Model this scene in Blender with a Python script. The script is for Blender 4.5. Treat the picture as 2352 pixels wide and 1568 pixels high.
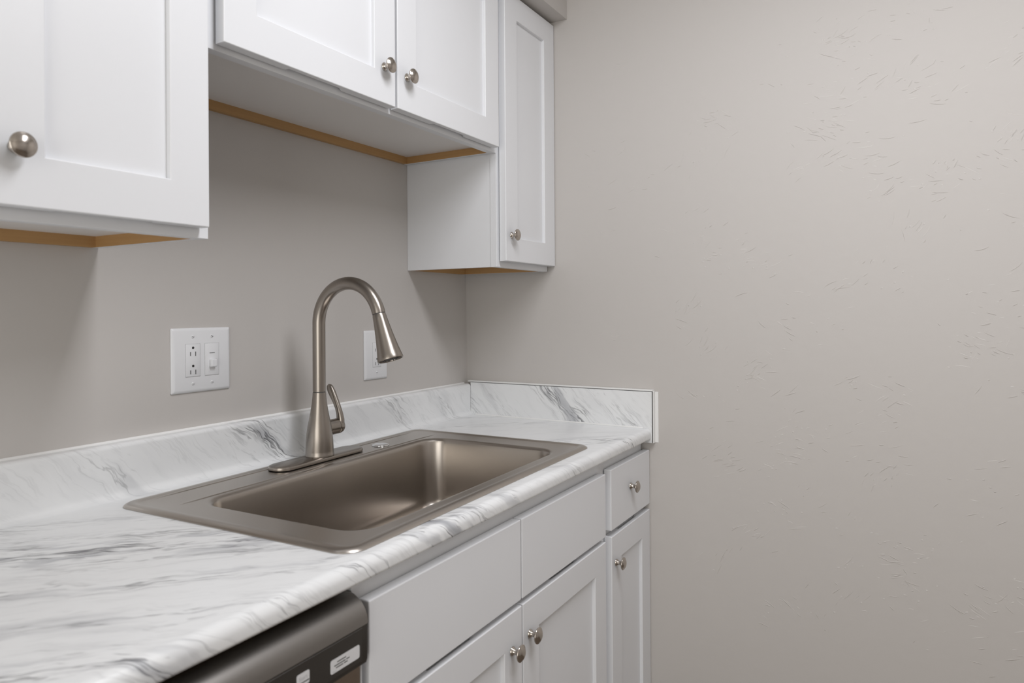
import bpy, bmesh, math, random
from mathutils import Vector, Matrix

for o in list(bpy.data.objects):
    bpy.data.objects.remove(o)
SC = bpy.context.scene
COL = SC.collection
Z0 = 0.914                      # height of the worktop above the floor
random.seed(4)

# ------------------------------------------------------------------ camera
YAW, PIT, ROL = 0.5214066750, 0.0008618434, -0.0066332145
fw = Vector((math.cos(YAW)*math.cos(PIT), math.sin(YAW)*math.cos(PIT), math.sin(PIT)))
rt = Vector((math.sin(YAW), -math.cos(YAW), 0))
up = rt.cross(fw)
r2 = rt*math.cos(ROL) + up*math.sin(ROL)
u2 = -rt*math.sin(ROL) + up*math.cos(ROL)
cam = bpy.data.objects.new('camera', bpy.data.cameras.new('camera'))
COL.objects.link(cam)
cam.matrix_world = Matrix(((r2.x, u2.x, -fw.x, -1.91516), (r2.y, u2.y, -fw.y, -1.28641),
                           (r2.z, u2.z, -fw.z, 0.33818+Z0), (0, 0, 0, 1)))
cam.data.sensor_width = 36
cam.data.lens = 1603.6156/2352*36
cam.data.shift_x = -7.7826/2352
cam.data.shift_y = -73.9409/2352
cam.data.clip_start = 0.05
cam.data.dof.use_dof = True
cam.data.dof.focus_distance = 1.75
cam.data.dof.aperture_fstop = 5.6
SC.camera = cam

# ------------------------------------------------------------------ light and exposure
w = bpy.data.worlds.new('world'); SC.world = w
w.use_nodes = True
w.node_tree.nodes['Background'].inputs[0].default_value = (0.75, 0.87, 1.0, 1)
w.node_tree.nodes['Background'].inputs[1].default_value = 0.3
ROOM = dict(x0=-4.2, x1=0.0, y0=-2.75, y1=0.0, z1=2.46)

def area(name, loc, direction, sx, sy, power, col, spread=180):
    L = bpy.data.lights.new(name, 'AREA'); L.shape = 'RECTANGLE'; L.size = sx; L.size_y = sy
    L.energy = power; L.color = col; L.spread = math.radians(spread)
    o = bpy.data.objects.new(name, L); COL.objects.link(o); o.location = loc
    o.rotation_euler = Vector(direction).to_track_quat('-Z', 'Y').to_euler()
    return o

WIN = dict(y0=-2.55, y1=-0.45, z0=0.12, z1=2.15)       # the window opening in the far left wall
area('window_daylight', (ROOM['x0']+0.02, (WIN['y0']+WIN['y1'])/2, (WIN['z0']+WIN['z1'])/2), (1, 0, 0),
     WIN['z1']-WIN['z0'], WIN['y1']-WIN['y0'], 36, (1.0, 0.965, 0.90))

SC.view_settings.view_transform = 'Standard'
SC.view_settings.look = 'None'
SC.view_settings.gamma = 1.0
SC.view_settings.use_curve_mapping = False
SC.view_settings.exposure = 0.06
SC.cycles.use_denoising = True
SC.cycles.max_bounces = 6
SC.cycles.diffuse_bounces = 4
SC.cycles.glossy_bounces = 4
SC.cycles.transmission_bounces = 0
SC.cycles.volume_bounces = 0
SC.cycles.caustics_reflective = False
SC.cycles.caustics_refractive = False
SC.cycles.use_adaptive_sampling = True
SC.cycles.adaptive_threshold = 0.03
SC.cycles.sample_clamp_indirect = 6.0

# ------------------------------------------------------------------ materials
def mat(name, col=(0.8, 0.8, 0.8), rough=0.5, metal=0.0, spec=0.5):
    m = bpy.data.materials.new(name); m.use_nodes = True
    b = m.node_tree.nodes['Principled BSDF']
    b.inputs['Base Color'].default_value = (*col, 1)
    b.inputs['Roughness'].default_value = rough
    b.inputs['Metallic'].default_value = metal
    b.inputs['Specular IOR Level'].default_value = spec
    return m, m.node_tree.nodes, m.node_tree.links, b

def node(N, kind, **kw):
    n = N.new(kind)
    for k, v in kw.items():
        if k == 'ins':
            for i, val in v.items(): n.inputs[i].default_value = val
        else: setattr(n, k, v)
    return n

def math_n(N, L, op, a, b=None, c=None, clamp=False):
    n = N.new('ShaderNodeMath'); n.operation = op; n.use_clamp = clamp
    for i, s in enumerate((a, b, c)):
        if s is None: continue
        if isinstance(s, (int, float)): n.inputs[i].default_value = s
        else: L.new(s, n.inputs[i])
    return n.outputs[0]

def ramp(N, L, fac, stops, interp='LINEAR'):
    n = N.new('ShaderNodeValToRGB'); n.color_ramp.interpolation = interp
    e = n.color_ramp.elements
    while len(e) > 1: e.remove(e[-1])
    e[0].position = stops[0][0]; e[0].color = (*([stops[0][1]]*3), 1)
    for p, v in stops[1:]:
        k = e.new(p); k.color = (v, v, v, 1)
    L.new(fac, n.inputs[0])
    return n.outputs[0]

def paint(name, col, rough=0.45, grain=0.0):
    m, N, L, b = mat(name, col, rough)
    tc = N.new('ShaderNodeTexCoord')
    nz = node(N, 'ShaderNodeTexNoise', ins={'Scale': 6.0, 'Detail': 0.0})
    L.new(tc.outputs['Object'], nz.inputs['Vector'])
    mx = node(N, 'ShaderNodeMixRGB', ins={1: (*[c*0.985 for c in col], 1), 2: (*[min(1, c*1.015) for c in col], 1)})
    L.new(nz.outputs[0], mx.inputs[0]); L.new(mx.outputs[0], b.inputs['Base Color'])
    if grain:
        n2 = node(N, 'ShaderNodeTexNoise', ins={'Scale': 900.0, 'Detail': 2.0})
        L.new(tc.outputs['Object'], n2.inputs['Vector'])
        bp = node(N, 'ShaderNodeBump', ins={'Strength': grain, 'Distance': 0.0003})
        L.new(n2.outputs[0], bp.inputs['Height']); L.new(bp.outputs[0], b.inputs['Normal'])
    return m

def wall_material(name, col, relief=1.0):
    """rolled paint over plaster: gentle undulation of the surface"""
    m, N, L, b = mat(name, col, 0.55, spec=0.35)
    tc = N.new('ShaderNodeTexCoord')
    low = node(N, 'ShaderNodeTexNoise', ins={'Scale': 26.0, 'Detail': 3.0, 'Roughness': 0.6}); L.new(tc.outputs['Object'], low.inputs['Vector'])
    bp = node(N, 'ShaderNodeBump', ins={'Strength': 0.35*relief, 'Distance': 0.0016})
    L.new(low.outputs[0], bp.inputs['Height']); L.new(bp.outputs[0], b.inputs['Normal'])
    return m

def metal(name, col, rough, axis=0, aniso=0.0, streak=0.35):
    m, N, L, b = mat(name, col, rough, 1.0)
    tc = N.new('ShaderNodeTexCoord')
    sc = node(N, 'ShaderNodeVectorMath', operation='MULTIPLY')
    s = [900, 900, 900]; s[axis] = 6
    sc.inputs[1].default_value = s
    L.new(tc.outputs['Object'], sc.inputs[0])
    nz = node(N, 'ShaderNodeTexNoise', ins={'Scale': 1.0, 'Detail': 2.0}); L.new(sc.outputs[0], nz.inputs['Vector'])
    mr = node(N, 'ShaderNodeMapRange', ins={3: rough*(1-streak), 4: rough*(1+streak)})
    L.new(nz.outputs[0], mr.inputs[0]); L.new(mr.outputs[0], b.inputs['Roughness'])
    mx = node(N, 'ShaderNodeMixRGB', ins={1: (*[c*0.98 for c in col], 1), 2: (*[min(1, c*1.02) for c in col], 1)})
    L.new(nz.outputs[0], mx.inputs[0]); L.new(mx.outputs[0], b.inputs['Base Color'])
    b.inputs['Anisotropic'].default_value = aniso
    return m

def wood(name, c1, c2, rough=0.55):
    m, N, L, b = mat(name, c1, rough)
    tc = N.new('ShaderNodeTexCoord')
    sc = node(N, 'ShaderNodeVectorMath', operation='MULTIPLY'); sc.inputs[1].default_value = (6, 6, 240)
    L.new(tc.outputs['Object'], sc.inputs[0])
    nz = node(N, 'ShaderNodeTexNoise', ins={'Scale': 1.0, 'Detail': 4.0}); L.new(sc.outputs[0], nz.inputs['Vector'])
    mx = node(N, 'ShaderNodeMixRGB', ins={1: (*c1, 1), 2: (*c2, 1)})
    L.new(nz.outputs[0], mx.inputs[0]); L.new(mx.outputs[0], b.inputs['Base Color'])
    return m

def marble(name, bands, base=0.10):
    """white marble-look laminate: grey veins run diagonally over the unrolled sheet (UV in metres)"""
    m, N, L, b = mat(name, (0.8, 0.8, 0.8), 0.24, spec=0.45)
    uv = N.new('ShaderNodeUVMap'); uv.uv_map = 'sheet'
    wn = node(N, 'ShaderNodeTexNoise', ins={'Scale': 9.0, 'Detail': 3.0, 'Roughness': 0.6}); L.new(uv.outputs[0], wn.inputs['Vector'])
    c0 = node(N, 'ShaderNodeVectorMath', operation='SUBTRACT'); c0.inputs[1].default_value = (0.5, 0.5, 0.5); L.new(wn.outputs['Color'], c0.inputs[0])
    c1 = node(N, 'ShaderNodeVectorMath', operation='SCALE', ins={'Scale': 0.045}); L.new(c0.outputs[0], c1.inputs[0])
    ad = node(N, 'ShaderNodeVectorMath', operation='ADD'); L.new(uv.outputs[0], ad.inputs[0]); L.new(c1.outputs[0], ad.inputs[1])
    sp = N.new('ShaderNodeSeparateXYZ'); L.new(ad.outputs[0], sp.inputs[0])
    p = math_n(N, L, 'ADD', sp.outputs[0], sp.outputs[1])          # across the veins
    a = math_n(N, L, 'SUBTRACT', sp.outputs[0], sp.outputs[1])     # along the veins
    def stretched(sa, sb, detail, rough, off, dist=0.0):
        cm = N.new('ShaderNodeCombineXYZ')
        L.new(math_n(N, L, 'MULTIPLY', a, sa), cm.inputs[0]); L.new(math_n(N, L, 'MULTIPLY', p, sb), cm.inputs[1])
        cm.inputs[2].default_value = off
        n = node(N, 'ShaderNodeTexNoise', ins={'Scale': 1.0, 'Detail': detail, 'Roughness': rough, 'Distortion': dist})
        L.new(cm.outputs[0], n.inputs['Vector'])
        return n.outputs[0]
    pos = math_n(N, L, 'MULTIPLY_ADD', p, 1/2.6, 1.9/2.6, clamp=True)   # p in -1.9 .. 0.7
    stops = [(0.0, base)]
    for c, wd, s in bands:
        for d, f in ((-wd*1.15, 0.0), (0, 1.0), (wd*1.15, 0.0)):
            q = (c+d+1.9)/2.6
            if q > stops[-1][0]+0.001 and q < 1: stops.append((q, base+(s-base)*f))
    band = ramp(N, L, pos, stops[:31])
    cloud = ramp(N, L, stretched(4.0, 20.0, 3, 0.6, 1.3), ((0.50, 0.0), (0.66, 1.0)), 'EASE')
    r1 = stretched(2.6, 24.0, 4, 0.62, 4.1, 0.3)
    vein = ramp(N, L, math_n(N, L, 'ABSOLUTE', math_n(N, L, 'SUBTRACT', r1, 0.5)), ((0.0, 1.0), (0.009, 0.75), (0.024, 0.0)))
    r2_ = stretched(6.0, 70.0, 3, 0.6, 8.6, 0.2)
    vein2 = ramp(N, L, r2_, ((0.55, 0.0), (0.66, 0.8), (0.74, 1.0)))
    fleck = ramp(N, L, stretched(15.0, 95.0, 2, 0.6, 2.7), ((0.64, 0.0), (0.71, 1.0)))
    brk = ramp(N, L, stretched(6.0, 12.0, 2, 0.5, 6.0), ((0.40, 0.0), (0.55, 1.0)))
    b2 = math_n(N, L, 'POWER', band, 1.4)
    k_cloud = math_n(N, L, 'MULTIPLY', math_n(N, L, 'MULTIPLY', cloud, 0.58), math_n(N, L, 'ADD', b2, 0.07))
    k_v = math_n(N, L, 'MULTIPLY', math_n(N, L, 'MULTIPLY', vein, 0.9), math_n(N, L, 'MULTIPLY', band, brk))
    k_v2 = math_n(N, L, 'MULTIPLY', math_n(N, L, 'MULTIPLY', vein2, 0.80), math_n(N, L, 'MULTIPLY', b2, brk))
    k_f = math_n(N, L, 'MULTIPLY', math_n(N, L, 'MULTIPLY', fleck, 0.85), b2)
    def mixc(prev, fac, colr):
        mx = N.new('ShaderNodeMixRGB'); L.new(fac, mx.inputs[0]); mx.inputs[0].default_value = 1
        if isinstance(prev, tuple): mx.inputs[1].default_value = prev
        else: L.new(prev, mx.inputs[1])
        mx.inputs[2].default_value = colr
        return mx.outputs[0]
    cl = mixc((0.83, 0.84, 0.845, 1), k_cloud, (0.30, 0.31, 0.34, 1))
    cl = mixc(cl, k_v2, (0.20, 0.20, 0.22, 1))
    cl = mixc(cl, k_v, (0.10, 0.10, 0.11, 1))
    cl = mixc(cl, k_f, (0.13, 0.13, 0.14, 1))
    L.new(cl, b.inputs['Base Color'])
    return m

M = {}
WALL_C = (0.568, 0.542, 0.518)
M['wall'] = wall_material('painted plaster', WALL_C, 1.0)
M['wall_plain'] = paint('greige wall paint', WALL_C, 0.55)
M['ceiling'] = paint('ceiling white', (0.80, 0.79, 0.77), 0.8)
M['white'] = paint('white cabinet paint', (0.795, 0.805, 0.825), 0.38)
M['inside'] = paint('white melamine underside', (0.80, 0.775, 0.75), 0.5)
M['ply'] = wood('raw tan plywood', (0.42, 0.235, 0.09), (0.52, 0.31, 0.13))
M['floor'] = wood('dark brown plank floor', (0.13, 0.10, 0.08), (0.19, 0.15, 0.115), 0.45)
M['marble'] = marble('marble laminate', ((-1.48, .07, 1.0), (-1.33, .05, .7), (-1.17, .05, .75), (-0.96, .12, 1.2), (-0.77, .05, .7), (-0.50, .05, .5), (-0.16, .085, 1.0), (0.31, .07, .5), (0.52, .05, .55)))
M['marble_side'] = marble('marble laminate side', ((0.10, .10, .55), (0.415, .075, 1.0), (0.58, .05, .45)), 0.10)
M['plastic'] = paint('white plastic', (0.78, 0.785, 0.80), 0.32)
M['caulk'] = paint('white caulk', (0.84, 0.84, 0.83), 0.45)
M['steel'] = metal('brushed sink steel', (0.49, 0.45, 0.41), 0.29, 0, 0.0, 0.08)
M['nickel'] = metal('brushed faucet nickel', (0.345, 0.312, 0.28), 0.30, 2, 0.0, 0.08)
M['knob'] = metal('satin nickel knob', (0.52, 0.475, 0.43), 0.19, 2, 0.0, 0.1)
M['chrome'] = metal('polished chrome', (0.80, 0.80, 0.80), 0.07, 0, 0.0, 0.1)
M['console'] = metal('dark slate console', (0.13, 0.125, 0.118), 0.45, 0, 0.0, 0.1)
M['trimsteel'] = metal('dark stainless', (0.30, 0.285, 0.27), 0.38, 0, 0.0, 0.1)
M['doorsteel'] = metal('bronze stainless', (0.36, 0.30, 0.25), 0.36, 0, 0.0, 0.1)
M['black'] = paint('black', (0.012, 0.012, 0.012), 0.6)
M['dark'] = paint('dark grey print', (0.10, 0.10, 0.10), 0.6)
M['grey'] = paint('grey print', (0.50, 0.50, 0.51), 0.6)
M['sticker'] = paint('white sticker', (0.72, 0.72, 0.73), 0.4)
M['gap'] = paint('dark seam', (0.10, 0.10, 0.10), 0.8)

# ------------------------------------------------------------------ mesh helpers (all points relative to the worktop height)
def finish(bm, name, material, parent=None, smooth=None, zoff=Z0, origin=None):
    me = bpy.data.meshes.new(name)
    bmesh.ops.recalc_face_normals(bm, faces=bm.faces[:])
    org = origin if origin is not None else (parent['_o'] if parent is not None else (0, 0, 0))
    org = Vector(org)
    for v in bm.verts: v.co = v.co + Vector((0, 0, zoff)) - org
    bm.to_mesh(me); bm.free()
    for mm in (material if isinstance(material, (list, tuple)) else [material]): me.materials.append(mm)
    o = bpy.data.objects.new(name, me); COL.objects.link(o)
    if parent is not None: o.parent = parent; o['_o'] = list(parent['_o'])
    else: o.location = org; o['_o'] = list(org)
    if smooth is not None:
        for p in me.polygons: p.use_smooth = True
        try: me.set_sharp_from_angle(angle=math.radians(smooth))
        except Exception: pass
    return o

def tag(o, label, cat, group=None):
    o['label'] = label; o['category'] = cat
    if group: o['group'] = group
    return o

def thing(name, label, cat, loc, group=None):
    o = bpy.data.objects.new(name, None); COL.objects.link(o)
    o.location = loc; o.empty_display_size = 0.05; o['_o'] = list(loc)
    return tag(o, label, cat, group)

def structure(o, label=None):
    o['kind'] = 'structure'
    if label: o['label'] = label
    return o

def add_box(bm, x0, x1, y0, y1, z0, z1, bev=0.0, seg=3, mi=0):
    r = bmesh.ops.create_cube(bm, size=1.0)
    vs = r['verts']
    for v in vs:
        v.co = Vector(((x0+x1)/2 + v.co.x*(x1-x0), (y0+y1)/2 + v.co.y*(y1-y0), (z0+z1)/2 + v.co.z*(z1-z0)))
    fs = list({f for v in vs for f in v.link_faces})
    for f in fs: f.material_index = mi
    if bev:
        es = list({e for v in vs for e in v.link_edges})
        bmesh.ops.bevel(bm, geom=es, offset=bev, segments=seg, profile=0.5, affect='EDGES', clamp_overlap=True)
    return fs

def box(name, x0, x1, y0, y1, z0, z1, material, parent=None, bev=0.0, **kw):
    bm = bmesh.new(); add_box(bm, x0, x1, y0, y1, z0, z1, bev)
    return finish(bm, name, material, parent, None, **kw)

def revolve(bm, prof, M4=Matrix(), n=40, cap=True, mi=0):
    rings = []
    for r, h in prof:
        if r < 1e-6: rings.append([bm.verts.new(M4 @ Vector((0, 0, h)))])
        else: rings.append([bm.verts.new(M4 @ Vector((r*math.cos(2*math.pi*k/n), r*math.sin(2*math.pi*k/n), h))) for k in range(n)])
    for A, B in zip(rings, rings[1:]):
        for k in range(n):
            k2 = (k+1) % n
            if len(A) == 1 and len(B) == 1: continue
            if len(A) == 1: f = bm.faces.new((A[0], B[k2], B[k]))
            elif len(B) == 1: f = bm.faces.new((A[k], A[k2], B[0]))
            else: f = bm.faces.new((A[k], A[k2], B[k2], B[k]))
            f.material_index = mi
    if cap:
        for R in (rings[0], rings[-1]):
            if len(R) > 2: bm.faces.new(R).material_index = mi

def loft(bm, rings, closed_ends=True):
    vr = [[bm.verts.new(p) for p in R] for R in rings]
    n = len(vr[0])
    for A, B in zip(vr, vr[1:]):
        for k in range(n):
            bm.faces.new((A[k], A[(k+1) % n], B[(k+1) % n], B[k]))
    if closed_ends:
        bm.faces.new(vr[0]); bm.faces.new(vr[-1][::-1])
    return vr

def tube(bm, pts, radii, n=32):
    rings = []
    T = []
    for i in range(len(pts)):
        a = pts[max(0, i-1)]; b = pts[min(len(pts)-1, i+1)]
        T.append((b-a).normalized())
    ref = Vector((1, 0, 0))
    for p, t, r in zip(pts, T, radii):
        sx = (ref - t*ref.dot(t)).normalized(); sy = t.cross(sx)
        rings.append([p + (sx*math.cos(2*math.pi*k/n) + sy*math.sin(2*math.pi*k/n))*r for k in range(n)])
    loft(bm, rings)

def rrect(cx, cy, hx, hy, r, z, rot=0.0, n=8, piv=None):
    pts = []
    for sx, sy, a0 in ((1, 1, 0), (-1, 1, 90), (-1, -1, 180), (1, -1, 270)):
        for k in range(n+1):
            a = math.radians(a0 + 90*k/n)
            pts.append(Vector((cx+sx*(hx-r)+r*math.cos(a), cy+sy*(hy-r)+r*math.sin(a), z)))
    if rot:
        pv = Vector(piv if piv else (cx, cy, 0)); R = Matrix.Rotation(rot, 3, 'Z')
        pts = [Vector(((R @ (p-pv)) + pv)[:2] + (p.z,)) for p in pts]
    return pts

# ------------------------------------------------------------------ the room
X0, X1, Y0, Y1, ZT = ROOM['x0'], ROOM['x1'], ROOM['y0'], ROOM['y1'], ROOM['z1']
T = 0.12
structure(box('wall_back', X0-T, X1+T, Y1, Y1+T, -0.1, ZT, M['wall'], zoff=0), 'greige painted wall behind the sink')
wr = structure(box('wall_right', X1, X1+T, Y0-T, Y1, -0.1, ZT, M['wall'], zoff=0), 'bare greige wall with trowel marks at the counter end')
# trowel marks: short low ridges of plaster in loose fans, a fraction of a millimetre proud of the wall
def trowel_marks(parent, spots, to3d):
    bm = bmesh.new()
    for (u, v, size, n, ang) in spots:
        bend = random.uniform(-1, 1)*3.0
        for k in range(n):
            cu = u+random.gauss(0, size); cv = v+random.gauss(0, size*0.7)
            a = ang+random.gauss(0, 0.22); ln = random.choice((.006, .010, .014, .022, .034))*random.uniform(.7, 1.2)
            wd = random.uniform(.0006, .0013)*(1.5 if ln < .009 else 1); ht = random.uniform(.00035, .00085)
            m_ = 7; rows = []
            for i in range(m_):
                f = i/(m_-1); s_ = (f-.5)*ln; b_ = a+bend*s_*3
                pu = cu+s_*math.cos(a)-bend*s_*s_*3*math.sin(a); pv = cv+s_*math.sin(a)+bend*s_*s_*3*math.cos(a)
                e = math.sin(math.pi*min(1, max(0, f)))**0.6 if 0 < i < m_-1 else 0.02
                nu, nv = -math.sin(b_), math.cos(b_)
                rows.append([bm.verts.new(to3d(pu+nu*wd*e, pv+nv*wd*e, -.00005)), bm.verts.new(to3d(pu+nu*wd*.35*e, pv+nv*wd*.35*e, ht*e)), bm.verts.new(to3d(pu-nu*wd*1.6*e, pv-nv*wd*1.6*e, -.00005))])
            for A, B in zip(rows, rows[1:]):
                bm.faces.new((A[0], A[1], B[1], B[0])); bm.faces.new((A[1], A[2], B[2], B[1]))
    o = finish(bm, 'trowel_mark', M['wall_plain'], parent, 60, zoff=0); o['kind'] = 'stuff'
    return o
spots = []
rs = random.Random(11)
for k in range(190):
    y = rs.uniform(-1.55, -0.74); z = rs.uniform(0.45, 1.95)
    dens = 0.5+0.5*math.sin(z*5.1+1.0)*math.sin(y*7+.4)
    if rs.random() > 0.35+0.6*dens: continue
    spots.append((-y, z, rs.uniform(.015, .05), rs.randint(3, 15), rs.choice((.5, .55, .1, -.35, -.5, .05, 1.0))))
for k in range(14):
    spots.append((rs.uniform(.38, .75), rs.uniform(1.05, 2.1), rs.uniform(.01, .03), rs.randint(1, 5), rs.choice((.4, -.3, 0))))
trowel_marks(wr, spots, lambda u, v, h: (X1-h, -u, v))
structure(box('wall_front', X0-T, X1, Y0-T, Y0, -0.1, ZT, M['wall_plain'], zoff=0))
bm = bmesh.new()
add_box(bm, X0-T, X0, Y0, Y1, -0.1, WIN['z0']); add_box(bm, X0-T, X0, Y0, Y1, WIN['z1'], ZT)
add_box(bm, X0-T, X0, Y0, WIN['y0'], WIN['z0'], WIN['z1']); add_box(bm, X0-T, X0, WIN['y1'], Y1, WIN['z0'], WIN['z1'])
structure(finish(bm, 'wall_left', M['wall_plain'], zoff=0))
structure(box('floor', X0, X1, Y0, Y1, -0.1, 0.0, M['floor'], zoff=0))
structure(box('ceiling', X0-T, X1+T, Y0-T, Y1+T, ZT, ZT+0.1, M['ceiling'], zoff=0))
# window in the far wall behind the camera
wf = bmesh.new()
yc = (WIN['y0']+WIN['y1'])/2; zc = (WIN['z0']+WIN['z1'])/2
for (a, b_, c, d) in ((WIN['y0'], WIN['y0']+.05, WIN['z0'], WIN['z1']), (WIN['y1']-.05, WIN['y1'], WIN['z0'], WIN['z1']),
                      (WIN['y0'], WIN['y1'], WIN['z0'], WIN['z0']+.05), (WIN['y0'], WIN['y1'], WIN['z1']-.05, WIN['z1']), (yc-.02, yc+.02, WIN['z0'], WIN['z1'])):
    add_box(wf, X0-0.07, X0-0.03, a, b_, c, d)
structure(finish(wf, 'window_1', M['white'], zoff=0))
# soffit over the wall cabinets
SOF_Z, SOF_Y = 1.217, -0.373
bm = bmesh.new(); add_box(bm, X0, X1, SOF_Y, Y1, SOF_Z, ZT-Z0)
structure(finish(bm, 'trim_1', M['wall']), 'boxed soffit above the wall cabinets')

# ceiling lamp (above and behind the picture frame): white tray with a glowing acrylic lens
LX, LY, LW, LD = -1.02, -1.38, 1.22, 0.32
lamp = thing('ceiling_lamp', 'long white ceiling lamp above the galley, outside the picture', 'lamp', (LX, LY, ZT))
bm = bmesh.new(); add_box(bm, LX-LW/2-.02, LX+LW/2+.02, LY-LD/2-.02, LY+LD/2+.02, ZT-0.03, ZT, 0.006)
finish(bm, 'tray', M['white'], lamp, 40, zoff=0)
bm = bmesh.new(); add_box(bm, LX-LW/2, LX+LW/2, LY-LD/2, LY+LD/2, ZT-0.06, ZT-0.031, 0.012)
finish(bm, 'lens', M['plastic'], lamp, 40, zoff=0)
area('ceiling_lamp_light', (LX, LY, ZT-0.063), (0, 0, -1), LD, LW, 19.8, (0.955, 0.962, 1.0))

# ------------------------------------------------------------------ cabinet hardware
KNOB_ME = None
def knob(x, y, z, parent):
    global KNOB_ME
    if KNOB_ME is None:
        bm = bmesh.new()
        prof = [(0.0088, 0), (0.0088, .0014), (.0075, .003), (.0055, .0055), (.0049, .009), (.0056, .0125), (.0085, .0150), (.0130, .0166), (.0152, .0176),
                (.0159, .0188), (.0157, .0200), (.0148, .0208), (.0138, .0212), (.0118, .0228), (.0090, .0244), (.0055, .0255), (.0025, .0260), (0, .0261)]
        revolve(bm, prof, Matrix.Rotation(math.pi/2, 4, 'X'), 40, cap=False)
        bmesh.ops.recalc_face_normals(bm, faces=bm.faces[:])
        KNOB_ME = bpy.data.meshes.new('knob'); bm.to_mesh(KNOB_ME); bm.free()
        KNOB_ME.materials.append(M['knob'])
        for p in KNOB_ME.polygons: p.use_smooth = True
        KNOB_ME.set_sharp_from_angle(angle=math.radians(50))
    o = bpy.data.objects.new('knob', KNOB_ME); COL.objects.link(o); o.parent = parent
    o.location = Vector((x, y, z+Z0)) - Vector(parent['_o'])
    o['label'] = 'round satin nickel knob'
    return o

def ring_panel(bm, x0, x1, z0, z1, yf, yb, st, notch=None, bev=0.0018):
    """frame of a door: two stiles and two rails in one ring, with an optional finger pull cut into the back edge"""
    W = 0.070
    xm = (x0+x1)/2
    def stations(cut):
        if not cut: return [(x0, 0), (x1, 0)]
        return [(x0, 0), (xm-W, 0), (xm-W+.008, .007), (xm+W-.008, .007), (xm+W, 0), (x1, 0)]
    def V(x, y, z): return bm.verts.new((x, y, z))
    f_o = [V(x0, yf, z0), V(x1, yf, z0), V(x1, yf, z1), V(x0, yf, z1)]
    i0, i1, j0, j1 = x0+st, x1-st, z0+st, z1-st
    f_i = [V(i0, yf, j0), V(i1, yf, j0), V(i1, yf, j1), V(i0, yf, j1)]
    b_i = [V(i0, yb, j0), V(i1, yb, j0), V(i1, yb, j1), V(i0, yb, j1)]
    ym = yf+(yb-yf)*0.5
    bot = stations(notch == 'bottom'); top = stations(notch == 'top')
    bm_ = [V(x, ym, z0) for x, d in bot]; bb = [V(x, yb, z0+d) for x, d in bot]
    tm = [V(x, ym, z1) for x, d in top]; tb = [V(x, yb, z1-d) for x, d in top]
    F = bm.faces.new
    for k in range(4):
        F((f_o[k], f_o[(k+1) % 4], f_i[(k+1) % 4], f_i[k]))
        F((f_i[k], f_i[(k+1) % 4], b_i[(k+1) % 4], b_i[k]))
    F([f_o[1], f_o[0]] + bm_)
    F([f_o[3], f_o[2]] + tm[::-1])
    for k in range(len(bot)-1): F((bm_[k], bm_[k+1], bb[k+1], bb[k]))
    for k in range(len(top)-1): F((tm[k], tm[k+1], tb[k+1], tb[k]))
    F((f_o[0], f_o[3], tm[0], tb[0], bb[0], bm_[0]))
    F((f_o[1], f_o[2], tm[-1], tb[-1], bb[-1], bm_[-1]))
    F(bb + [b_i[1], b_i[0]]); F(tb + [b_i[2], b_i[3]])
    F((bb[0], b_i[0], b_i[3], tb[0])); F((bb[-1], b_i[1], b_i[2], tb[-1]))
    if bev:
        bm.edges.ensure_lookup_table()
        es = []
        for L_ in (f_o, f_i):
            for k in range(4):
                e = bm.edges.get((L_[k], L_[(k+1) % 4]))
                if e: es.append(e)
        for v, w_ in ((f_o[0], bm_[0]), (f_o[1], bm_[-1]), (f_o[2], tm[-1]), (f_o[3], tm[0])):
            e = bm.edges.get((v, w_))
            if e: es.append(e)
        bmesh.ops.bevel(bm, geom=es, offset=bev, segments=3, profile=0.5, affect='EDGES')

def shaker_door(parent, x0, x1, z0, z1, yf, notch, knob_at, name='door', th=0.020):
    bm = bmesh.new()
    ring_panel(bm, x0, x1, z0, z1, yf, yf+th, 0.066, notch)
    d = finish(bm, name, M['white'], parent)
    box('panel', x0+0.060, x1-0.060, yf+0.0085, yf+0.0145, z0+0.060, z1-0.060, M['white'], d)
    if knob_at: knob(knob_at[0], yf, knob_at[1], d)
    return d

def face_frame(parent, x0, x1, z0, z1, yf, yb, wl=0.038, mids=(), bars=()):
    bm = bmesh.new()
    ring_panel(bm, x0, x1, z0, z1, yf, yb, wl, None, 0.0008)
    for m_ in mids: add_box(bm, m_-0.019, m_+0.019, yf, yb, z0+wl-.001, z1-wl+.001)
    for m_ in bars: add_box(bm, x0+wl-.001, x1-wl+.001, yf, yb, m_-0.019, m_+0.019)
    return finish(bm, 'face_frame', M['white'], parent)

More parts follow.
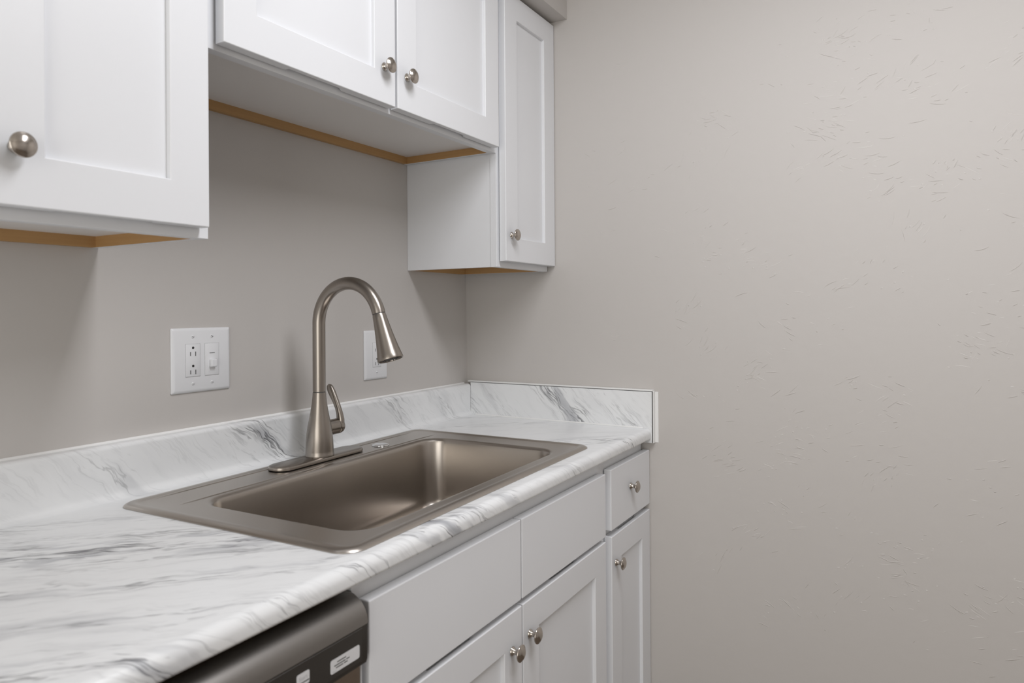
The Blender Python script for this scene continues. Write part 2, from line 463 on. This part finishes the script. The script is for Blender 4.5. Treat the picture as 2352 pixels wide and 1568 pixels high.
UF, UD, UB = -0.3054, -0.3294, 0.0      # frame front, door front, wall
def wall_cabinet(label, x0, x1, z0, z1, doors, group='white wall cabinets', mids=()):
    t = thing('wall_cabinet', label, 'cabinet', ((x0+x1)/2, 0, z0+Z0), group)
    y_back = UF+0.019
    face_frame(t, x0, x1, z0, z1, UF, y_back, mids=mids)
    for s in (0, 1):
        a, b_ = (x0+.0018, x0+.014) if s == 0 else (x1-.014, x1-.0018)
        bm = bmesh.new(); fs = add_box(bm, a, b_, y_back, -0.0005, z0+.0005, z1)
        for f in bm.faces:
            f.normal_update()
            if (s == 0 and f.normal.x > .9) or (s == 1 and f.normal.x < -.9): f.material_index = 1
        finish(bm, 'side_panel', [M['white'], M['ply']], t)
    box('bottom_panel', x0+.014, x1-.014, y_back, -0.013, z0+.020, z0+.032, M['inside'], t)
    box('back_rail', x0+.014, x1-.014, -0.013, -0.0005, z0+.0005, z0+.060, M['ply'], t)
    box('back_panel', x0+.014, x1-.014, -0.008, -0.0005, z0+.0605, z1-.013, M['inside'], t)
    box('top_panel', x0+.014, x1-.014, y_back, -0.0005, z1-.012, z1, M['white'], t)
    for (a, b_, c, d, kn) in doors: shaker_door(t, a, b_, c, d, UD, 'bottom', kn)
    return t

ZU, ZS, ZTOP = 0.4545, 0.761, 1.2145
wall_cabinet('tall white wall cabinet with its knob nearest the camera, at the left', -1.835, -1.1915, ZU, ZTOP,
             [(-1.509, -1.2065, 0.470, 1.2055, (-1.4775, 0.5425)), (-1.8205, -1.5135, 0.470, 1.2055, (-1.546, 0.5425))], mids=(-1.5115,))
wall_cabinet('short wide white wall cabinet with two doors over the sink', -1.1910, -0.3075, ZS, ZTOP,
             [(-1.1787, -0.7540, 0.7700, 1.2055, (-0.7895, 0.846)), (-0.7465, -0.3295, 0.7700, 1.2055, (-0.7150, 0.8445))], mids=(-0.750,))
wall_cabinet('narrow tall white wall cabinet in the corner beside the bare wall', -0.3070, -0.0095, ZU, ZTOP,
             [(-0.2968, -0.0030, 0.4705, 1.2055, (-0.2670, 0.5420))])

# ------------------------------------------------------------------ base cabinets
BF, BD = -0.6030, -0.6248
TOE, ZB = -Z0+0.10, -0.0335
ZFT, ZFB, ZDT, ZDB = -0.0645, -0.2185, -0.2300, -Z0+0.115
t = thing('sink_cabinet', 'white base cabinet under the sink with two false drawer fronts and two doors', 'cabinet', (-0.748, -0.3, 0))
SX0, SX1 = -1.1885, -0.3085
face_frame(t, SX0, SX1, TOE, ZB, BF, BF+.019, mids=(), bars=(-0.224,))
for a, b_ in ((SX0+.001, SX0+.015), (SX1-.015, SX1-.001)):
    box('side_panel', a, b_, BF+.019, -0.002, TOE, ZB, M['white'], t)
box('bottom_panel', SX0+.015, SX1-.015, BF+.019, -0.002, TOE, TOE+.012, M['inside'], t)
box('toe_kick', SX0+.001, SX1-.001, BF+.06, BF+.075, -Z0+.001, TOE, M['white'], t)
box('false_front', -1.1766, -0.7480, BD, BD+.020, ZFB, ZFT, M['white'], t, 0.002)
box('false_front', -0.7435, -0.3260, BD, BD+.020, ZFB, ZFT, M['white'], t, 0.002)
shaker_door(t, -1.1766, -0.7455, ZDB, ZDT, BD, 'top', (-0.7835, -0.302))
shaker_door(t, -0.7412, -0.3260, ZDB, ZDT, BD, 'top', (-0.7150, -0.2965))

t = thing('drawer_cabinet', 'narrow white base cabinet with one drawer over a door, against the bare wall', 'cabinet', (-0.155, -0.3, 0))
NX0, NX1 = -0.3080, -0.0120
face_frame(t, NX0, NX1, TOE, ZB, BF, BF+.019, bars=(-0.224,))
for a, b_ in ((NX0+.001, NX0+.015), (NX1-.015, NX1-.001)):
    box('side_panel', a, b_, BF+.019, -0.002, TOE, ZB, M['white'], t)
box('bottom_panel', NX0+.015, NX1-.015, BF+.019, -0.002, TOE, TOE+.012, M['inside'], t)
box('toe_kick', NX0+.001, NX1-.001, BF+.06, BF+.075, -Z0+.001, TOE, M['white'], t)
d = box('drawer', -0.2905, -0.0025, BD, BD+.020, -0.2145, -0.0620, M['white'], t, 0.002)
knob(-0.1545, BD, -0.1315, d)
shaker_door(t, -0.2885, -0.0025, ZDB, ZDT, BD, 'top', (-0.2600, -0.3010))

# base cabinet on the far side of the dishwasher, outside the picture
t = thing('end_cabinet', 'white base cabinet on the left of the dishwasher, outside the picture', 'cabinet', (-2.10, -0.3, 0))
EX0, EX1 = -2.395, -1.800
face_frame(t, EX0, EX1, TOE, ZB, BF, BF+.019)
for a, b_ in ((EX0+.001, EX0+.015), (EX1-.015, EX1-.001)):
    box('side_panel', a, b_, BF+.019, -0.002, TOE, ZB, M['white'], t)
box('toe_kick', EX0+.001, EX1-.001, BF+.06, BF+.075, -Z0+.001, TOE, M['white'], t)
shaker_door(t, EX0+.012, EX1-.012, ZDB, ZFT, BD, 'top', (EX1-.045, -0.14))

# ------------------------------------------------------------------ dishwasher
DX0, DX1 = -1.7960, -1.1925
t = thing('dishwasher', 'dark stainless dishwasher under the worktop with stickers on its control strip', 'dishwasher', ((DX0+DX1)/2, -0.3, 0))
box('tub', DX0+.006, DX1-.006, -0.585, -0.01, -Z0+.09, -0.050, M['black'], t)
box('kick_plate', DX0+.006, DX1-.006, -0.545, -0.535, -Z0+.002, -Z0+.09, M['black'], t)
def extrude_x(prof, x0, x1, name, material, parent, smooth=35):
    bm = bmesh.new()
    A = [bm.verts.new((x0, y, z)) for y, z in prof]; B = [bm.verts.new((x1, y, z)) for y, z in prof]
    n = len(prof)
    for k in range(n): bm.faces.new((A[k], A[(k+1) % n], B[(k+1) % n], B[k]))
    bm.faces.new(A); bm.faces.new(B[::-1])
    return finish(bm, name, material, parent, smooth)
top_prof = [(-0.588, -0.0500), (-0.606, -0.0500), (-0.6120, -0.0515), (-0.6180, -0.0545), (-0.6240, -0.0585), (-0.6290, -0.0635), (-0.6330, -0.0695),
            (-0.6355, -0.0765), (-0.6370, -0.0860), (-0.6350, -0.0868), (-0.588, -0.0868)]
extrude_x(top_prof, DX0, DX1, 'top_rail', M['trimsteel'], t, 25)
strip = extrude_x([(-0.588, -0.0870), (-0.6350, -0.0870), (-0.6352, -0.1340), (-0.6330, -0.1400), (-0.588, -0.1400)], DX0, DX1, 'control_strip', M['console'], t, 25)
bm = bmesh.new(); add_box(bm, DX0+.014, DX1-.010, -0.6358, -0.6345, -0.1335, -0.0890, 0.0006, 1)
finish(bm, 'inlay', M['console'], strip)
door = box('door', DX0+.003, DX1-.003, -0.6260, -0.588, -Z0+.10, -0.1410, M['doorsteel'], t, 0.003)
box('edge_trim', DX1-.0028, DX1, -0.6250, -0.588, -Z0+.10, -0.1410, M['grey'], door)

def sticker(name, x0, x1, z0, z1, y, r, label, lines, material='sticker'):
    bm = bmesh.new()
    P = rrect((x0+x1)/2, (z0+z1)/2, (x1-x0)/2, (z1-z0)/2, r, 0, n=5)
    loft(bm, [[Vector((p.x, y, p.y)) for p in P], [Vector((p.x, y-0.0003, p.y)) for p in P]])
    s = finish(bm, name, M[material], strip); s['label'] = label
    for a, b_, c, d, mk in lines:
        q = box('print', x0+(x1-x0)*a, x0+(x1-x0)*b_, y-0.00045, y-0.00031, z0+(z1-z0)*c, z0+(z1-z0)*d, M[mk], None)
        q.parent = strip; me = q.data
        for v in me.vertices: v.co = v.co - Vector(strip['_o'])
        q['_o'] = list(strip['_o'])
    return s
sticker('sticker', -1.2620, -1.2085, -0.1262, -0.1085, -0.6358, 0.003, 'white rounded sticker with three lines of small print',
        [(.22, .52, .66, .74, 'dark'), (.12, .50, .46, .54, 'dark'), (.53, .64, .47, .55, 'dark'), (.18, .42, .28, .36, 'dark'), (.45, .57, .29, .37, 'dark'), (.06, .20, .10, .14, 'grey')])
sticker('sticker', -1.3180, -1.2975, -0.1175, -0.1015, -0.6358, 0.0025, 'small white sticker', [(.04, .97, .22, .30, 'black')])

def text_mesh(body, size, x, y, z, material, parent):
    cu = bpy.data.curves.new('lettering', 'FONT'); cu.body = body; cu.size = size; cu.align_x = 'CENTER'; cu.align_y = 'CENTER'; cu.extrude = 0.00004
    o = bpy.data.objects.new('lettering', cu); COL.objects.link(o)
    me = bpy.data.meshes.new_from_object(o.evaluated_get(bpy.context.evaluated_depsgraph_get()))
    bpy.data.objects.remove(o)
    for v in me.vertices: v.co = Vector((x+v.co.x, y-v.co.z, z+Z0+v.co.y)) - Vector(parent['_o'])
    me.materials.clear(); me.materials.append(material)
    q = bpy.data.objects.new('lettering', me); COL.objects.link(q); q.parent = parent; q['_o'] = list(parent['_o'])
    return q
text_mesh('Start', 0.0072, -1.3078, -0.6362, -0.1080, M['grey'], strip)

# ------------------------------------------------------------------ worktop with coved upstand (one laminate sheet)
CX0, CX1 = -2.40, -0.0175
def arc(cy, cz, r, a0, a1, n):
    return [(cy+r*math.cos(math.radians(a0+(a1-a0)*k/n)), cz+r*math.sin(math.radians(a0+(a1-a0)*k/n))) for k in range(n+1)]
HB = 0.0995
prof = [(-0.585, -0.0305), (-0.6285, -0.0305)]
prof += arc(-0.6290, -0.0245, 0.006, 270, 180, 5)
prof += arc(-0.6190, -0.0160, 0.016, 180, 90, 9)
HF, HBK = -0.575, -0.100                        # opening for the sink
prof += [(HF, 0.0), (HBK, 0.0)]
prof += arc(-0.040, 0.0145, 0.0145, 270, 360, 7)
prof += arc(-0.0165, HB-0.009, 0.009, 180, 90, 6)
prof += [(-0.0005, HB)]
S = [0.0]
for (a, b_), (c, d) in zip(prof, prof[1:]): S.append(S[-1]+math.hypot(c-a, d-b_))
s_front = S[2]
HX0, HX1 = -1.165, -0.375
xs = [CX0, HX0, HX1, CX1]
hi = prof.index((HF, 0.0))
bm = bmesh.new(); uvl = bm.loops.layers.uv.new('sheet')
grid = [[bm.verts.new((x, y, z)) for (y, z) in prof] for x in xs]
sidx = {}
for i in range(3):
    for j in range(len(prof)-1):
        if i == 1 and j == hi: continue
        f = bm.faces.new((grid[i][j], grid[i+1][j], grid[i+1][j+1], grid[i][j+1]))
        for lp, (ii, jj) in zip(f.loops, ((i, j), (i+1, j), (i+1, j+1), (i, j+1))):
            lp[uvl].uv = (xs[ii], S[jj]-s_front)
# end caps so the sheet is a solid body
und = [(-0.0005, -0.0305)]
for gi in (0, 3):
    ub = bm.verts.new((xs[gi], -0.0005, -0.0305))
    f = bm.faces.new(grid[gi] + [ub])
    for lp in f.loops: lp[uvl].uv = (lp.vert.co.x, lp.vert.co.y+0.65)
top = thing('countertop', 'white marble-look laminate worktop with grey veins and coved upstand', 'countertop', (-1.2, -0.32, Z0))
lam = finish(bm, 'laminate', M['marble'], top, 50)
# chipboard core under the laminate, with the opening for the bowl
bm = bmesh.new()
add_box(bm, CX0+.002, HX0, -0.600, -0.003, -0.030, -0.002); add_box(bm, HX1, CX1-.001, -0.600, -0.003, -0.030, -0.002)
add_box(bm, HX0, HX1, -0.600, HF, -0.030, -0.002); add_box(bm, HX0, HX1, HBK, -0.003, -0.030, -0.002)
finish(bm, 'core', M['ply'], top)
# caulk bead where the upstand meets the wall
bm = bmesh.new()
loft(bm, [[Vector((x, -0.0035, HB)), Vector((x, -0.0005, HB)), Vector((x, -0.0005, HB+.0035)), Vector((x, -0.0015, HB+.0022))] for x in (CX0, -0.018)])
finish(bm, 'caulk_bead', M['caulk'], top, 60)
bm = bmesh.new()
rings = []
for y in (-0.612, -0.045):
    rings.append([Vector((CX1, y, 0.0)), Vector((CX1-.0032, y, 0.0002)), Vector((CX1-.0014, y, 0.0016)), Vector((CX1, y, 0.0036))])
loft(bm, rings)
finish(bm, 'caulk_bead', M['caulk'], top, 60)

# side splash on the end wall
HS, YF, ZSB = 0.1055, -0.6375, -0.0400
ss = thing('side_splash', 'marble-look side splash with white edge strips on the end wall', 'splash', (-0.009, -0.32, Z0+ZSB))
bm = bmesh.new(); uvl = bm.loops.layers.uv.new('sheet')
add_box(bm, -0.0172, -0.0020, YF, -0.0260, ZSB, HS-0.0015)
for f in bm.faces:
    for lp in f.loops: lp[uvl].uv = (-lp.vert.co.y, lp.vert.co.z)
finish(bm, 'facing', M['marble_side'], ss)
bm = bmesh.new(); add_box(bm, -0.0164, -0.0020, YF-0.0010, -0.0260, ZSB+.0008, HS-0.0003)
finish(bm, 'seam', M['gap'], ss)
box('edge_strip', -0.0155, -0.0008, YF-0.0012, -0.0150, HS-.0003, HS+.0042, M['caulk'], ss, 0.0012)
box('edge_strip', -0.0135, -0.0008, YF-0.0045, YF-.0010, ZSB-.001, HS+.0010, M['caulk'], ss, 0.0012)
bm = bmesh.new()
add_box(bm, -0.0012, -0.0002, YF-0.0140, YF-.002, ZSB, HS-.002, 0.0004)
finish(bm, 'caulk_bead', M['caulk'], ss)

# ------------------------------------------------------------------ sink
SKX, SKY, SKW, SKD, SKR = -0.7700, -0.3320, 0.868, 0.536, math.radians(1.25)
PIV = (SKX, SKY, 0)
sk = thing('kitchen_sink', 'brushed stainless drop-in sink with a single bowl', 'sink', (SKX, SKY, Z0))
hx, hy = SKW/2, SKD/2
bx0, bx1, by0, by1 = -1.122, -0.432, -0.548, -0.184
bcx, bcy, bhx, bhy = (bx0+bx1)/2, (by0+by1)/2, (bx1-bx0)/2, (by1-by0)/2
NR = 10
def RR(cx, cy, a, b_, r, z): return rrect(cx, cy, a, b_, r, z, SKR, NR, PIV)
rings = [RR(SKX, SKY, hx, hy, .034, 0.0003), RR(SKX, SKY, hx, hy, .034, 0.0012), RR(SKX, SKY, hx-.002, hy-.002, .032, 0.0032), RR(SKX, SKY, hx-.006, hy-.006, .029, 0.0052),
         RR(SKX, SKY, hx-.011, hy-.011, .026, 0.0060), RR(SKX, SKY, hx-.017, hy-.017, .022, 0.0058), RR(SKX, SKY, hx-.022, hy-.022, .018, 0.0040), RR(SKX, SKY, hx-.025, hy-.025, .016, 0.0036)]
rings += [RR(bcx, bcy, bhx+.014, bhy+.014, .062, 0.0036), RR(bcx, bcy, bhx+.009, bhy+.009, .058, 0.0034), RR(bcx, bcy, bhx+.004, bhy+.004, .054, 0.0018), RR(bcx, bcy, bhx+.001, bhy+.001, .051, -0.0020)]
bm = bmesh.new(); loft(bm, rings, closed_ends=False)
rim = finish(bm, 'rim', M['steel'], sk, 40)
# raised beads along the faucet deck
for (xa, xb, yy) in ((-1.160, -0.380, -0.0880), (-1.160, -0.380, -0.1640)):
    bm = bmesh.new(); R = []
    for k in range(21):
        f = k/20; x = xa+(xb-xa)*f; e = min(1.0, min(f, 1-f)*14)
        c = Matrix.Rotation(SKR, 3, 'Z') @ Vector((x-SKX, yy-SKY, 0)) + Vector((SKX, SKY, 0))
        R.append([Vector((c.x, c.y+0.0045*math.cos(a), 0.0034+0.0016*e*math.sin(a))) for a in [math.pi*i/6 for i in range(7)]])
    loft(bm, R, closed_ends=False)
    finish(bm, 'deck_bead', M['steel'], rim, 60)
DEP = 0.186
rings = [RR(bcx, bcy, bhx+.001, bhy+.001, .051, -0.0020), RR(bcx, bcy, bhx-.001, bhy-.001, .050, -0.010), RR(bcx, bcy, bhx-.006, bhy-.006, .050, -DEP+.040)]
for k in range(1, 9):
    a = math.radians(90*k/8); r = 0.038
    rings.append(RR(bcx, bcy, bhx-.006-r*(1-math.cos(a)), bhy-.006-r*(1-math.cos(a)), .050-.012*k/8, -DEP+.040-r*math.sin(a)))
rings.append(RR(bcx, bcy, .060, .060, .0595, -DEP-.001))
rings.append(RR(bcx, bcy, .045, .045, .0445, -DEP-.004))
bm = bmesh.new(); loft(bm, rings, closed_ends=False)
bowl = finish(bm, 'bowl', M['steel'], sk, 60)
bm = bmesh.new(); revolve(bm, [(0.044, 0.0), (.046, .002), (.040, .003), (.036, -.004), (0, -.006)], Matrix.Translation(Vector((bcx, bcy, -DEP-.003))), 36, False)
finish(bm, 'drain', M['chrome'], sk, 40)

# ------------------------------------------------------------------ hole cover on the sink deck
HCX, HCY = -0.578, -0.1290
bm = bmesh.new()
revolve(bm, [(0.0, .0037), (.0200, .0037), (.0212, .0042), (.0210, .0056), (.0195, .0068), (.0150, .0078), (.0080, .0084), (0, .0086)], Matrix.Translation(Vector((HCX, HCY, 0))), 40, False)
tag(finish(bm, 'hole_cover', M['chrome'], None, 50, origin=(HCX, HCY, Z0+.0037)), 'round chrome hole cover on the sink deck beside the faucet', 'hole cover')

# ------------------------------------------------------------------ faucet
FX, FY, FZ = -0.770, -0.117, 0.0055
fa = thing('faucet', 'brushed nickel pull-down gooseneck faucet with a side lever', 'faucet', (FX, FY, Z0+FZ))
PX = FX-0.004
def plate_ring(hl, hw, z):
    return rrect(PX, FY, hl, hw, hw-1e-4, z, SKR, 12, (PX, FY, 0))
bm = bmesh.new()
loft(bm, [plate_ring(.1330, .0300, FZ), plate_ring(.1335, .0305, FZ+.0025), plate_ring(.1320, .0290, FZ+.0065), plate_ring(.1290, .0260, FZ+.0080)])
finish(bm, 'base_plate', M['nickel'], fa, 35)
BZ = FZ+.0080
bm = bmesh.new()
bp = [(.0318, 0), (.0322, .0015), (.0312, .004), (.0308, .012), (.0302, .030), (.0288, .047), (.0260, .066), (.0228, .082), (.0198, .098), (.0172, .114), (.0153, .130), (.0145, .1420)]
revolve(bm, bp, Matrix.Translation(Vector((FX, FY, BZ))), 48)
finish(bm, 'body', M['nickel'], fa, 40)
bm = bmesh.new(); revolve(bm, [(.0136, .1418), (.0136, .1440)], Matrix.Translation(Vector((FX, FY, BZ))), 40)
finish(bm, 'joint_ring', M['dark'], fa, 40)
RP, RA, ACZ = 0.0142, 0.0893, 0.3097
ACY = FY-RA
pts = [Vector((FX, FY, BZ+.1438)), Vector((FX, FY, 0.20)), Vector((FX, FY, 0.25)), Vector((FX, FY, ACZ-.01))]
END = 180-14.5
for k in range(41):
    a = math.radians(END*k/40)
    pts.append(Vector((FX, ACY+RA*math.cos(a), ACZ+RA*math.sin(a))))
bm = bmesh.new(); tube(bm, pts, [RP]*len(pts), 36)
finish(bm, 'neck', M['nickel'], fa, 40)
a = math.radians(END)
P0 = pts[-1]; a -= math.radians(3.5); DR = Vector((0, -math.sin(a), math.cos(a))).normalized()
def along(h): return P0 + DR*h
q = DR.to_track_quat('Z', 'X').to_matrix().to_4x4(); q.translation = P0
bm = bmesh.new(); revolve(bm, [(.0132, -0.0005), (.0132, .0022)], q, 36)
finish(bm, 'joint_ring', M['dark'], fa, 40)
bm = bmesh.new()
HL = 0.1030
hp = [(.0140, .0020), (.0144, .0030), (.0151, .012), (.0166, .026), (.0188, .045), (.0214, .064), (.0239, .080), (.0261, .092), (.0275, .0985), (.0274, HL-.001), (.0262, HL), (.0248, HL-.001), (.0242, HL-.006)]
revolve(bm, hp, q, 48)
head = finish(bm, 'spray_head', M['nickel'], fa, 40)
bm = bmesh.new(); revolve(bm, [(.0241, HL-.0055), (.0235, HL-.003), (.016, HL-.0018), (0, HL-.0012)], q, 40, False)
for k in range(10):
    an = 2*math.pi*k/10
    revolve(bm, [(.0018, HL-.003), (.0014, HL+.0002), (0, HL+.0003)], q @ Matrix.Translation(Vector((.015*math.cos(an), .015*math.sin(an), 0))), 8, False)
finish(bm, 'spray_face', M['dark'], head, 40)
# rubber spray button on the rear of the head
bm = bmesh.new()
q2 = q.to_3x3()
rear = Vector((0, -DR.z, DR.y)) * (1 if DR.z < 0 else -1)
R = []
for h, wd, ht in ((.030, .002, .0002), (.034, .0055, .0016), (.046, .0075, .0022), (.058, .0080, .0020), (.070, .0065, .0010), (.076, .002, .0002)):
    rad = 0.0150+(h-.012)*0.00012/0.0024*1.22 if False else (0.0164+(h-.026)*(.0230-.0164)/(.080-.026))
    c = along(h)+rear*(rad-.0012)
    R.append([c + Vector((wd*math.cos(t_), 0, 0)) + rear*((ht+.0012)*math.sin(t_)) for t_ in [2*math.pi*k/12 for k in range(12)]])
loft(bm, R)
finish(bm, 'spray_button', M['dark'], head, 50)
# side lever
HZ = 0.0715
bm = bmesh.new()
qx = Matrix.Translation(Vector((FX, FY, HZ))) @ Matrix.Rotation(math.pi/2, 4, 'Y')
revolve(bm, [(.0175, .014), (.0182, .024), (.0180, .030), (.0176, .0505), (.0170, .0510)], qx, 40)
hub = finish(bm, 'handle_hub', M['nickel'], fa, 40)
bm = bmesh.new(); revolve(bm, [(.0160, .0505), (.0160, .0525)], qx, 36); finish(bm, 'joint_ring', M['black'], hub, 40)
bm = bmesh.new()
revolve(bm, [(.0170, .0520), (.0178, .0530), (.0176, .0600), (.0160, .0650), (.0120, .0680), (.0060, .0692), (0, .0695)], qx, 40, False)
finish(bm, 'handle_cap', M['nickel'], hub, 40)
bm = bmesh.new(); R = []
LXc = FX+.0595
lev = [(FY-.006, HZ+.004, .0105, .0085), (FY-.0065, HZ+.015, .0098, .0080), (FY-.004, HZ+.028, .0084, .0072), (FY+.001, HZ+.042, .0076, .0066), (FY+.008, HZ+.056, .0080, .0068),
       (FY+.0155, HZ+.069, .0090, .0072), (FY+.0215, HZ+.079, .0096, .0074), (FY+.0262, HZ+.0870, .0090, .0068), (FY+.0295, HZ+.0925, .0062, .0048), (FY+.0308, HZ+.0950, .0016, .0012)]
for i, (y, z, wy, wx) in enumerate(lev):
    y0_, z0_ = lev[max(0, i-1)][:2]; y1_, z1_ = lev[min(len(lev)-1, i+1)][:2]
    tv = Vector((0, y1_-y0_, z1_-z0_)).normalized(); nv = Vector((0, tv.z, -tv.y))
    R.append([Vector((LXc, y, z)) + nv*(wy*math.cos(a_)) + Vector((wx*math.sin(a_), 0, 0)) for a_ in [2*math.pi*k/20 for k in range(20)]])
loft(bm, R)
finish(bm, 'lever', M['nickel'], fa, 60)

# ------------------------------------------------------------------ wall plates
def plate(bm, x0, x1, z0, z1, th=0.006):
    cx, cz = (x0+x1)/2, (z0+z1)/2; hx_, hz_ = (x1-x0)/2, (z1-z0)/2
    R = []
    for ins, y in ((0, -0.0006), (0, -0.0020), (.0012, -0.0036), (.0035, -0.0050), (.0060, -th), ):
        R.append([Vector((p.x, y, p.y)) for p in rrect(cx, cz, hx_-ins, hz_-ins, .0025, 0, n=3)])
    loft(bm, R)
def screw(x, z, parent, ang):
    bm = bmesh.new()
    revolve(bm, [(.0031, .0058), (.0029, .0068), (.0018, .0074), (0, .0075)], Matrix.Translation(Vector((x, 0, z))) @ Matrix.Rotation(math.pi/2, 4, 'X'), 16, False)
    s = finish(bm, 'screw', M['plastic'], parent, 40)
    bm = bmesh.new(); add_box(bm, -.0027, .0027, -.00785, -.0070, -.0004, .0004)
    bmesh.ops.transform(bm, matrix=Matrix.Translation(Vector((x, 0, z))) @ Matrix.Rotation(ang, 4, 'Y'), verts=bm.verts[:])
    finish(bm, 'slot', M['dark'], s)
def decora(x, z, hw, hh, parent, name):
    bm = bmesh.new(); add_box(bm, x-hw-.0007, x+hw+.0007, -.0064, -.0040, z-hh-.0007, z+hh+.0007)
    finish(bm, 'opening_edge', M['grey'], parent)
    bm = bmesh.new(); add_box(bm, x-hw, x+hw, -.0072, -.0042, z-hh, z+hh, 0.0008, 2)
    return finish(bm, name, M['plastic'], parent, 40)
def receptacle(x, z, parent):
    r = decora(x, z, .0162, .0330, parent, 'receptacle')
    for dz in (.0185, -.0185):
        for dx, hh in ((-.0058, .0040), (.0058, .0046)):
            box('slot', x+dx-.0009, x+dx+.0009, -.00745, -.0060, z+dz-.0055-hh, z+dz-.0055+hh, M['dark'], r)
        bm = bmesh.new()
        revolve(bm, [(.0026, .0060), (.0026, .00745), (0, .00746)], Matrix.Translation(Vector((x, 0, z+dz+.0070))) @ Matrix.Rotation(math.pi/2, 4, 'X'), 14, False)
        finish(bm, 'ground_hole', M['black'], r)
PX0, PX1, PZ0, PZ1 = -1.0545, -0.9180, 0.1740, 0.3055
t = thing('switch_plate', 'wide white wall plate with an outlet and a dimmer, left of the faucet', 'outlet', ((PX0+PX1)/2, 0, Z0+PZ0))
bm = bmesh.new(); plate(bm, PX0, PX1, PZ0, PZ1); finish(bm, 'plate', M['plastic'], t, 30)
pc = (PX0+PX1)/2; pz = (PZ0+PZ1)/2
receptacle(pc-.0222, pz, t)
dm = decora(pc+.0222, pz, .0162, .0330, t, 'dimmer')
box('slider_track', pc+.0222-.0062, pc+.0222+.0062, -.00735, -.0070, pz+.0125, pz+.0137, M['dark'], dm)
box('slider', pc+.0222-.0068, pc+.0222+.0068, -.0150, -.0070, pz-.0160, pz+.0000, M['plastic'], dm, 0.002)
for sx, ang in ((-.0222, 0.25), (.0222, 0.5)):
    screw(pc+sx, pz+.0480, t, ang); screw(pc+sx, pz-.0480, t, ang*0.4)
QX0, QX1, QZ0, QZ1 = -0.4955, -0.4025, 0.1515, 0.2850
t = thing('outlet_plate', 'narrow white wall plate with an outlet, behind the spray head', 'outlet', ((QX0+QX1)/2, 0, Z0+QZ0))
bm = bmesh.new(); plate(bm, QX0, QX1, QZ0, QZ1); finish(bm, 'plate', M['plastic'], t, 30)
qc = (QX0+QX1)/2; qz = (QZ0+QZ1)/2
receptacle(qc, qz, t)
screw(qc, qz+.0480, t, 0.3); screw(qc, qz-.0480, t, 0.1)

for o in bpy.data.objects:
    if '_o' in o: del o['_o']
